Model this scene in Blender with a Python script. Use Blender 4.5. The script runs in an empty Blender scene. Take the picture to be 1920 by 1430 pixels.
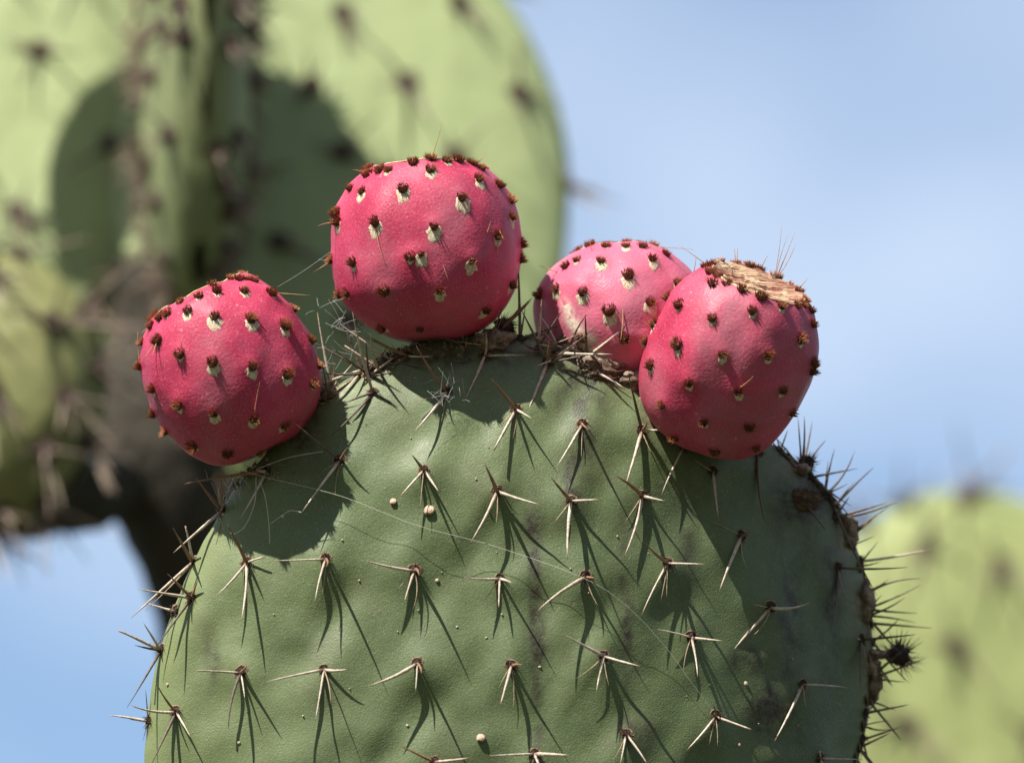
import bpy, math, random
from math import sin, cos, pi, radians, sqrt, exp
from mathutils import Vector, Matrix, noise
from mathutils.bvhtree import BVHTree

random.seed(7)
SC = bpy.context.scene
COL = SC.collection

# ------------------------------------------------------------------ camera, sky, sun, exposure
K = 0.27 / 1920            # metres covered by one photo pixel at the cactus
D = 2.2                    # camera to cactus
PITCH = radians(12)        # the photographer looks up at the cactus
M0 = Matrix.Translation((0, 0, 2.6)) @ Matrix.Rotation(PITCH, 4, 'X')   # x right, y away, z up -> world
SUN_CAM = Vector((-0.41, -0.215, 0.87)).normalized()     # towards the sun, seen from the cactus
EXPOSURE = 0.78

cam = bpy.data.cameras.new('camera')
cam.sensor_width = 36
cam.lens = 36 * D / 0.27
cam.clip_start = 0.05
cam.clip_end = 6000
cam.dof.use_dof = True
cam.dof.focus_distance = D - 0.006
cam.dof.aperture_fstop = 8.4
cam.dof.aperture_blades = 0
cam_o = bpy.data.objects.new('camera', cam)
COL.objects.link(cam_o)
cam_o.matrix_world = M0 @ Matrix.Translation((0, -D, 0)) @ Matrix.Rotation(radians(90), 4, 'X')
SC.camera = cam_o

sun_w = (M0.to_3x3() @ SUN_CAM).normalized()
elev = math.asin(sun_w.z)
az = math.atan2(sun_w.x, sun_w.y)
world = bpy.data.worlds.new('World')
SC.world = world
world.use_nodes = True
wn, wl = world.node_tree.nodes, world.node_tree.links
wn.clear()
sky = wn.new('ShaderNodeTexSky')
sky.sky_type = 'NISHITA'
sky.sun_disc = False
sky.sun_elevation = elev
sky.sun_rotation = az
sky.altitude = 1800
sky.air_density = 1.0
sky.dust_density = 1.0
sky.ozone_density = 2.0
tc = wn.new('ShaderNodeTexCoord')
mp = wn.new('ShaderNodeMapping')
mp.inputs['Scale'].default_value = (9, 9, 13)
mp.inputs['Location'].default_value = (5.2, 3.3, 0.1)
cl = wn.new('ShaderNodeTexNoise')
cl.inputs['Scale'].default_value = 1.6
cl.inputs['Detail'].default_value = 5
cl.inputs['Roughness'].default_value = 0.45
cr = wn.new('ShaderNodeValToRGB')
cr.color_ramp.elements[0].position = 0.36
cr.color_ramp.elements[0].color = (0, 0, 0, 1)
cr.color_ramp.elements[1].position = 0.74
cr.color_ramp.elements[1].color = (0.72, 0.72, 0.72, 1)
mixs = wn.new('ShaderNodeMix')
mixs.data_type = 'RGBA'
mixs.inputs[7].default_value = (6.2, 7.0, 8.2, 1)      # thin sunlit cloud
bg = wn.new('ShaderNodeBackground')
bg.inputs['Strength'].default_value = 0.084
wo = wn.new('ShaderNodeOutputWorld')
wl.new(tc.outputs['Generated'], mp.inputs['Vector'])
wl.new(mp.outputs[0], cl.inputs['Vector'])
wl.new(cl.outputs[0], cr.inputs[0])
wl.new(cr.outputs[0], mixs.inputs[0])
wl.new(sky.outputs[0], mixs.inputs[6])
wl.new(mixs.outputs[2], bg.inputs['Color'])
wl.new(bg.outputs[0], wo.inputs['Surface'])

sun = bpy.data.lights.new('sun', 'SUN')
sun.energy = 5.0
sun.angle = radians(0.53)
sun.color = (1.0, 0.955, 0.88)
sun_o = bpy.data.objects.new('sun', sun)
COL.objects.link(sun_o)
sun_o.rotation_euler = (-sun_w).to_track_quat('-Z', 'Y').to_euler()
sun_o.location = (0, 0, 12)

SC.view_settings.view_transform = 'Standard'
SC.view_settings.look = 'None'
SC.view_settings.gamma = 1
SC.view_settings.use_curve_mapping = False
SC.view_settings.exposure = EXPOSURE
SC.render.engine = 'CYCLES'
SC.cycles.use_denoising = True
SC.cycles.max_bounces = 8

# ------------------------------------------------------------------ helpers
CAM = Vector((0, -D, 0))


def W(px, py, d=0.0):
    """photo pixel + distance (in pixels) in front of the focus plane -> local point in metres"""
    t = (D - d * K) / D
    return Vector(((px - 960) * K * t, -d * K, -(py - 715) * K * t))


def pix(v):
    t = D / (v.y + D)
    return v.x * t / K + 960, -v.z * t / K + 715


WM = {}


def reg(o, parent, M):
    COL.objects.link(o)
    if parent is not None:
        o.parent = parent
        o.matrix_basis = WM[parent].inverted() @ M
    else:
        o.matrix_basis = M
    WM[o] = M
    return o


def mesh(name, verts, faces, mat, smooth=True, attrs=None):
    me = bpy.data.meshes.new(name)
    me.from_pydata([tuple(v) for v in verts], [], faces)
    if smooth:
        me.polygons.foreach_set('use_smooth', [True] * len(me.polygons))
    for k, vals in (attrs or {}).items():
        a = me.attributes.new(k, 'FLOAT', 'POINT')
        a.data.foreach_set('value', vals)
    me.materials.append(mat)
    me.update()
    return me


def put(name, verts, faces, mat, parent=None, origin=None, attrs=None, smooth=True):
    """verts in the local frame; origin local"""
    wv = [M0 @ Vector(v) for v in verts]
    if origin is None:
        origin = sum((Vector(v) for v in verts), Vector()) / len(verts)
    ow = M0 @ Vector(origin)
    me = mesh(name, [v - ow for v in wv], faces, mat, smooth, attrs)
    return reg(bpy.data.objects.new(name, me), parent, Matrix.Translation(ow))


def thing(name, origin, label, cat, group=None):
    o = bpy.data.objects.new(name, None)
    o.empty_display_size = 0.01
    reg(o, None, Matrix.Translation(M0 @ Vector(origin)))
    return tag(o, label, cat, group)


def tag(o, label, cat, group=None, kind=None):
    o['label'] = label
    o['category'] = cat
    if group:
        o['group'] = group
    if kind:
        o['kind'] = kind
    return o


def frame(n):
    n = n.normalized()
    a = Vector((1, 0, 0)) if abs(n.x) < 0.8 else Vector((0, 0, 1))
    u = n.cross(a).normalized()
    return u, n.cross(u).normalized(), n


def tube(pts, radii, sides=6, flat=1.0, closed_tip=True, jit=0.0):
    """tapered tube along pts; returns verts, faces, t values"""
    V, F, T = [], [], []
    n = len(pts)
    up = None
    for i, p in enumerate(pts):
        a = pts[max(i - 1, 0)]
        b = pts[min(i + 1, n - 1)]
        t = (b - a).normalized()
        if up is None:
            u, v, _ = frame(t)
        else:
            u = (up - t * up.dot(t)).normalized()
            v = t.cross(u)
        up = u
        for s in range(sides):
            an = 2 * pi * s / sides
            r = radii[i] * (1 + random.uniform(-jit, jit))
            V.append(p + u * (cos(an) * r) + v * (sin(an) * r * flat))
            T.append(i / (n - 1))
    for i in range(n - 1):
        for s in range(sides):
            a = i * sides + s
            b = i * sides + (s + 1) % sides
            F.append((a, b, b + sides, a + sides))
    F.append(tuple(range(sides))[::-1])
    F.append(tuple(range((n - 1) * sides, n * sides)))
    return V, F, T


def merge(lst):
    V, F, T = [], [], []
    for v, f, t in lst:
        o = len(V)
        V += v
        T += t
        F += [tuple(i + o for i in q) for q in f]
    return V, F, T


def smoothstep(a, b, x):
    t = min(1, max(0, (x - a) / (b - a)))
    return t * t * (3 - 2 * t)


def catmull(P, n, closed=True):
    out = []
    m = len(P)
    for i in range(m if closed else m - 1):
        if closed:
            p0, p1, p2, p3 = P[i - 1], P[i], P[(i + 1) % m], P[(i + 2) % m]
        else:
            p0, p1, p2, p3 = P[max(i - 1, 0)], P[i], P[i + 1], P[min(i + 2, m - 1)]
        for k in range(n):
            t = k / n
            out.append(tuple(0.5 * (2 * p1[j] + (p2[j] - p0[j]) * t + (2 * p0[j] - 5 * p1[j] + 4 * p2[j] - p3[j]) * t * t
                                    + (3 * p1[j] - p0[j] - 3 * p2[j] + p3[j]) * t ** 3) for j in range(len(p1))))
    if not closed:
        out.append(tuple(P[-1]))
    return out


# ------------------------------------------------------------------ materials
class Mat:
    def __init__(s, name):
        s.m = bpy.data.materials.new(name)
        s.m.use_nodes = True
        s.n, s.l = s.m.node_tree.nodes, s.m.node_tree.links
        s.b = s.n['Principled BSDF']
        s.tc = s.n.new('ShaderNodeTexCoord')

    def noise(s, scale, detail=4, rough=0.55, dist=0.0, stretch=None):
        t = s.n.new('ShaderNodeTexNoise')
        t.inputs['Scale'].default_value = scale
        t.inputs['Detail'].default_value = detail
        t.inputs['Roughness'].default_value = rough
        t.inputs['Distortion'].default_value = dist
        src = s.tc.outputs['Object']
        if stretch:
            mp = s.n.new('ShaderNodeMapping')
            mp.inputs['Scale'].default_value = stretch
            s.l.new(src, mp.inputs[0])
            src = mp.outputs[0]
        s.l.new(src, t.inputs['Vector'])
        return t.outputs[0]

    def vor(s, scale):
        t = s.n.new('ShaderNodeTexVoronoi')
        t.inputs['Scale'].default_value = scale
        s.l.new(s.tc.outputs['Object'], t.inputs['Vector'])
        return t.outputs[0]

    def attr(s, name):
        t = s.n.new('ShaderNodeAttribute')
        t.attribute_name = name
        return t.outputs['Fac']

    def rnd(s):
        return s.n.new('ShaderNodeObjectInfo').outputs['Random']

    def ramp(s, fac, stops):
        r = s.n.new('ShaderNodeValToRGB')
        e = r.color_ramp.elements
        while len(e) < len(stops):
            e.new(0.5)
        for i, (p, c) in enumerate(stops):
            e[i].position = p
            e[i].color = (c, c, c, 1) if isinstance(c, (int, float)) else (*c, 1)
        s.l.new(fac, r.inputs[0])
        return r.outputs[0]

    def math(s, op, a, b=None, clamp=False):
        m = s.n.new('ShaderNodeMath')
        m.operation = op
        m.use_clamp = clamp
        for i, v in enumerate((a, b)):
            if v is None:
                continue
            if isinstance(v, (int, float)):
                m.inputs[i].default_value = v
            else:
                s.l.new(v, m.inputs[i])
        return m.outputs[0]

    def mix(s, fac, a, b, mode='MIX'):
        m = s.n.new('ShaderNodeMix')
        m.data_type = 'RGBA'
        m.blend_type = mode
        for i, v in ((0, fac), (6, a), (7, b)):
            if isinstance(v, (int, float)):
                m.inputs[i].default_value = v
            elif isinstance(v, tuple):
                m.inputs[i].default_value = (*v, 1)
            else:
                s.l.new(v, m.inputs[i])
        return m.outputs[2]

    def color(s, c):
        if isinstance(c, tuple):
            s.b.inputs['Base Color'].default_value = (*c, 1)
        else:
            s.l.new(c, s.b.inputs['Base Color'])
        return s

    def bump(s, h, dist, strength=1.0):
        b = s.n.new('ShaderNodeBump')
        b.inputs['Distance'].default_value = dist
        b.inputs['Strength'].default_value = strength
        s.l.new(h, b.inputs['Height'])
        prev = s.b.inputs['Normal'].links
        if prev:
            s.l.new(prev[0].from_socket, b.inputs['Normal'])
        s.l.new(b.outputs[0], s.b.inputs['Normal'])
        return s

    def set(s, **kw):
        for k, v in kw.items():
            inp = s.b.inputs[k.replace('_', ' ')]
            if hasattr(v, 'is_output'):
                s.l.new(v, inp)
            else:
                inp.default_value = v
        return s


# foreground pad skin: waxy grey green with pale dots, brown stains, corky edge
m = Mat('pad_skin')
c = m.ramp(m.noise(22, 5, 0.6), [(0.3, (0.072, 0.103, 0.040)), (0.5, (0.101, 0.139, 0.054)), (0.72, (0.128, 0.166, 0.067))])
c = m.mix(m.ramp(m.noise(2300, 2, 0.6), [(0.55, 0.0), (0.72, 0.55)]), c, (0.28, 0.30, 0.17))
c = m.mix(m.ramp(m.noise(900, 3, 0.7), [(0.63, 0.0), (0.72, 0.6)]), c, (0.06, 0.065, 0.03))
c = m.mix(m.ramp(m.noise(14, 5, 0.65, 0.5), [(0.45, 0.0), (0.72, 0.35)]), c, (0.165, 0.205, 0.108))
c = m.mix(m.ramp(m.noise(75, 5, 0.7), [(0.52, 0.0), (0.78, 0.6)]), c, (0.095, 0.092, 0.045))
c = m.mix(m.attr('yellow'), c, (0.25, 0.29, 0.115))
st = m.math('MULTIPLY', m.attr('stain_shade'), m.ramp(m.noise(420, 5, 0.75), [(0.36, 0.3), (0.58, 1.0)]))
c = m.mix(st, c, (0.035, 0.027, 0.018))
c = m.mix(m.attr('cork'), c, m.ramp(m.noise(420, 5, 0.7), [(0.3, (0.10, 0.07, 0.05)), (0.55, (0.30, 0.23, 0.16)), (0.75, (0.46, 0.39, 0.30))]))
m.color(c).set(Roughness=m.ramp(m.noise(160, 4), [(0.3, 0.46), (0.7, 0.64)]), Specular_IOR_Level=0.42)
m.bump(m.noise(150, 4, 0.6), 0.0007, 0.28)
m.bump(m.noise(2200, 2, 0.6), 0.0002, 0.6)
PAD = m.m

# background pads
def pad_mat(name, c1, c2):
    m = Mat(name)
    c = m.ramp(m.noise(18, 4), [(0.3, c1), (0.7, c2)])
    c = m.mix(m.ramp(m.noise(60, 4, 0.7), [(0.6, 0.0), (0.78, 0.4)]), c, (0.16, 0.13, 0.07))
    m.color(c).set(Roughness=0.6, Specular_IOR_Level=0.35)
    m.bump(m.noise(60, 3), 0.002, 0.5)
    return m.m
BPAD = pad_mat('sunlit_pad_skin', (0.285, 0.345, 0.158), (0.34, 0.395, 0.182))
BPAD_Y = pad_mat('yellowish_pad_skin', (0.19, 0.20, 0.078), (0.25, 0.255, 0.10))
BPAD_F = pad_mat('lime_pad_skin', (0.245, 0.285, 0.105), (0.295, 0.33, 0.125))
BPAD_C = pad_mat('woody_pad_skin', (0.19, 0.225, 0.10), (0.30, 0.325, 0.155))
m = Mat('stem_bark')
c = m.ramp(m.noise(40, 5, 0.65, stretch=(1, 1, 0.35)), [(0.3, (0.02, 0.016, 0.010)), (0.7, (0.058, 0.047, 0.030))])
m.color(c).set(Roughness=0.85)
m.bump(m.noise(90, 5, 0.7), 0.004, 0.8)
BARK = m.m

# fruit skin
def fruit_mat(name, deep, mid, pale, off):
    m = Mat(name)
    c = m.ramp(m.noise(38, 4, 0.55, 0.4), [(0.30, deep), (0.50, mid), (0.72, pale)])
    c = m.mix(m.ramp(m.noise(30 + off, 6, 0.68, 0.8), [(0.46, 0.0), (0.70, 0.75)]), c, (0.30, 0.12, 0.15))      # waxy bloom
    c = m.mix(m.ramp(m.noise(2000, 2, 0.5), [(0.54, 0.0), (0.70, 0.38)]), c, (0.66, 0.20, 0.27))                  # pale stipple
    c = m.mix(m.ramp(m.noise(420, 4, 0.75), [(0.645, 0.0), (0.72, 0.55)]), c, (0.62, 0.38, 0.36))                  # scuffs
    c = m.mix(m.math('MULTIPLY', m.attr('scar'), m.ramp(m.noise(300, 5, 0.7), [(0.36, 0.0), (0.46, 1.0)])), c, (0.80, 0.70, 0.55))
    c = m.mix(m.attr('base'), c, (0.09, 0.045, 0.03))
    m.color(c).set(Roughness=m.ramp(m.noise(120, 4), [(0.3, 0.44), (0.7, 0.62)]), Specular_IOR_Level=0.30,
                   Subsurface_Weight=0.025, Subsurface_Radius=(1.0, 0.25, 0.25), Subsurface_Scale=0.003)
    m.bump(m.noise(80, 3), 0.0006, 0.3)
    m.bump(m.noise(1300, 2, 0.5), 0.00022, 0.55)
    return m.m
FR1 = fruit_mat('crimson_fruit_skin', (0.345, 0.018, 0.055), (0.475, 0.042, 0.096), (0.57, 0.095, 0.155), 0)
FR3 = fruit_mat('pink_fruit_skin', (0.54, 0.09, 0.16), (0.62, 0.14, 0.22), (0.68, 0.21, 0.29), 9)

m = Mat('corky_scar')
c = m.ramp(m.noise(1300, 5, 0.75), [(0.30, (0.22, 0.13, 0.07)), (0.43, (0.55, 0.42, 0.26)), (0.60, (0.80, 0.70, 0.52))])
m.color(c).set(Roughness=0.85)
m.bump(m.noise(1600, 4, 0.7), 0.0006, 0.9)
SCAR = m.m
m = Mat('dried_cap')
w = m.noise(260, 4, 0.6, 0.5, stretch=(0.2, 1.0, 1.6))
c = m.ramp(w, [(0.40, (0.16, 0.045, 0.03)), (0.51, (0.40, 0.21, 0.13)), (0.63, (0.66, 0.49, 0.31))])
c = m.mix(m.ramp(m.noise(500, 4, 0.7), [(0.5, 0.0), (0.68, 0.5)]), c, (0.60, 0.47, 0.31))
c = m.mix(m.ramp(m.noise(130, 4, 0.7), [(0.5, 0.0), (0.7, 0.7)]), c, (0.28, 0.13, 0.08))
m.color(c).set(Roughness=0.9)
m.bump(w, 0.0026, 1.0)
CAP = m.m
m = Mat('cap_rim')
c = m.ramp(m.noise(260, 4, 0.7), [(0.32, (0.30, 0.15, 0.07)), (0.5, (0.70, 0.52, 0.30)), (0.7, (0.84, 0.70, 0.48))])
m.color(c).set(Roughness=0.8)
RIM = m.m

# bristles: dark at the foot, rusty at the tip
m = Mat('glochid_bristle')
c = m.ramp(m.attr('t'), [(0.0, (0.050, 0.020, 0.013)), (0.45, (0.18, 0.058, 0.026)), (1.0, (0.50, 0.185, 0.065))])
c = m.mix(m.math('MULTIPLY', m.rnd(), 0.55), c, m.ramp(m.attr('t'), [(0.0, (0.10, 0.05, 0.03)), (1.0, (0.58, 0.21, 0.06))]))
m.color(c).set(Roughness=0.6, Subsurface_Weight=0.0)
GLO = m.m
m = Mat('brown_bristle')
c = m.ramp(m.attr('t'), [(0.0, (0.045, 0.026, 0.018)), (1.0, (0.22, 0.12, 0.07))])
c = m.mix(m.ramp(m.noise(700, 4, 0.7), [(0.45, 0.0), (0.65, 0.7)]), c, (0.20, 0.13, 0.08))
m.color(c).set(Roughness=0.85)
BROWNB = m.m
m = Mat('dark_bristle')
c = m.ramp(m.attr('t'), [(0.0, (0.030, 0.017, 0.012)), (1.0, (0.13, 0.062, 0.036))])
m.color(c).set(Roughness=0.7)
DARKB = m.m

def spine_mat(name, base, mid, tip, dirt):
    m = Mat(name)
    c = m.ramp(m.attr('t'), [(0.0, base), (0.16, mid), (0.80, mid), (1.0, tip)])
    g = m.ramp(m.noise(600, 4, 0.7, 0, stretch=(1, 1, 1)), [(0.42, 0.0), (0.66, 0.8)])
    c = m.mix(g, c, dirt)
    c = m.mix(m.math('MULTIPLY', m.rnd(), 0.35), c, dirt)
    m.color(c).set(Roughness=0.6, Specular_IOR_Level=0.4)
    m.bump(m.noise(1500, 3, 0.6), 0.0003, 0.7)
    return m.m
SP_P = spine_mat('pale_spine', (0.22, 0.11, 0.05), (0.66, 0.57, 0.47), (0.36, 0.21, 0.12), (0.32, 0.23, 0.155))
SP_B = spine_mat('brown_spine', (0.18, 0.08, 0.04), (0.30, 0.16, 0.085), (0.13, 0.07, 0.045), (0.20, 0.12, 0.075))
SP_D = spine_mat('dark_spine', (0.06, 0.035, 0.022), (0.17, 0.125, 0.095), (0.05, 0.035, 0.028), (0.07, 0.05, 0.038))
SP_T = spine_mat('thin_spine', (0.22, 0.12, 0.06), (0.44, 0.34, 0.23), (0.30, 0.19, 0.11), (0.22, 0.15, 0.09))
SP_H = spine_mat('hair_spine', (0.30, 0.13, 0.05), (0.62, 0.36, 0.17), (0.50, 0.24, 0.10), (0.35, 0.17, 0.08))
SPM = {'p': SP_P, 'b': SP_B, 'd': SP_D, 't': SP_T, 'h': SP_H}

m = Mat('areole_cushion')
c = m.ramp(m.attr('t'), [(0.0, (0.040, 0.024, 0.016)), (0.5, (0.075, 0.045, 0.028)), (0.75, (0.30, 0.20, 0.11)), (1.0, (0.46, 0.35, 0.21))])
c = m.mix(m.ramp(m.noise(900, 4, 0.7), [(0.45, 0.0), (0.62, 0.7)]), c, (0.05, 0.03, 0.02))
m.color(c).set(Roughness=0.9)
m.bump(m.noise(1200, 4, 0.7), 0.0006, 1.0)
AREO = m.m
m = Mat('silk')
m.color((0.72, 0.68, 0.58)).set(Roughness=0.35, Transmission_Weight=0.0, Alpha=0.5)
SILK = m.m
m = Mat('fine_silk')
m.color((0.75, 0.75, 0.72)).set(Roughness=0.35, Alpha=0.30)
FSILK = m.m
m = Mat('snail_shell')
c = m.ramp(m.noise(500, 3), [(0.35, (0.42, 0.25, 0.17)), (0.65, (0.66, 0.47, 0.35))])
m.color(c).set(Roughness=0.5)
SHELL = m.m
m = Mat('grit')
m.color(m.ramp(m.rnd(), [(0.0, (0.32, 0.23, 0.14)), (1.0, (0.5, 0.42, 0.3))])).set(Roughness=0.8)
GRIT = m.m
m = Mat('debris')
m.color(m.ramp(m.noise(900, 3), [(0.35, (0.05, 0.035, 0.025)), (0.52, (0.22, 0.15, 0.09)), (0.7, (0.62, 0.5, 0.36))])).set(Roughness=0.9)
DEB = m.m
m = Mat('corky_knob')
c = m.ramp(m.noise(500, 5, 0.75), [(0.32, (0.07, 0.045, 0.03)), (0.48, (0.26, 0.18, 0.12)), (0.64, (0.50, 0.41, 0.31))])
m.color(c).set(Roughness=0.95)
m.bump(m.noise(700, 5, 0.75), 0.0012, 1.0)
KNOB = m.m
m = Mat('dry_earth')
c = m.ramp(m.noise(0.6, 6, 0.65), [(0.3, (0.025, 0.032, 0.014)), (0.55, (0.05, 0.055, 0.026)), (0.78, (0.13, 0.105, 0.065))])
m.color(c).set(Roughness=0.95)
m.bump(m.noise(4, 6, 0.7), 0.05, 0.7)
EARTH = m.m

# ------------------------------------------------------------------ ground far below the frame
n = 90
gv, gf = [], []
for i in range(n + 1):
    for j in range(n + 1):
        x = (2 * i / n - 1)
        y = (2 * j / n - 1)
        x = 2500 * x * abs(x) ** 2
        y = 2500 * y * abs(y) ** 2
        z = 0.06 * noise.noise(Vector((x * 0.4, y * 0.4, 0)))
        if y < -5:      # unseen scrubby hillside, added behind the photographer to hold down sky fill
            z += 0.62 * min(-y - 5, 140) * (1 + 0.2 * noise.noise(Vector((x * 0.02, y * 0.02, 4))))
        gv.append((x, y, z))
for i in range(n):
    for j in range(n):
        a = i * (n + 1) + j
        gf.append((a, a + n + 1, a + n + 2, a + 1))
g = reg(bpy.data.objects.new('ground', mesh('ground', gv, gf, EARTH)), None, Matrix.Identity(4))
g['kind'] = 'structure'


def to_local(w):
    return M0.inverted() @ Vector(w)


# ------------------------------------------------------------------ the foreground pad
OUT = [(420, 2150), (330, 1900), (284, 1650), (271, 1430), (283, 1300), (301, 1215), (330, 1130), (362, 1055), (402, 980),
       (440, 915), (490, 860), (545, 800), (612, 738), (690, 686), (770, 648), (850, 628), (945, 626), (1040, 642), (1130, 668),
       (1210, 708), (1300, 758), (1400, 808), (1480, 852), (1545, 910), (1588, 975), (1617, 1060), (1632, 1150), (1638, 1230),
       (1634, 1300), (1620, 1390), (1604, 1450), (1560, 1650), (1470, 1900), (1330, 2150), (1150, 2350), (950, 2420),
       (740, 2380), (560, 2280)]
OUTL = catmull(OUT, 16)
CEN = (955, 1450)


def mid(x, y):
    d = 0.13 * (y - 1000)
    if y < 960:
        d -= 0.00026 * (960 - y) ** 2
    if x < 900:
        d -= 60 * ((900 - x) / 650) ** 2
    if x > 1020:
        d -= 290 * ((x - 1020) / 620) ** 2
    return d


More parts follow.
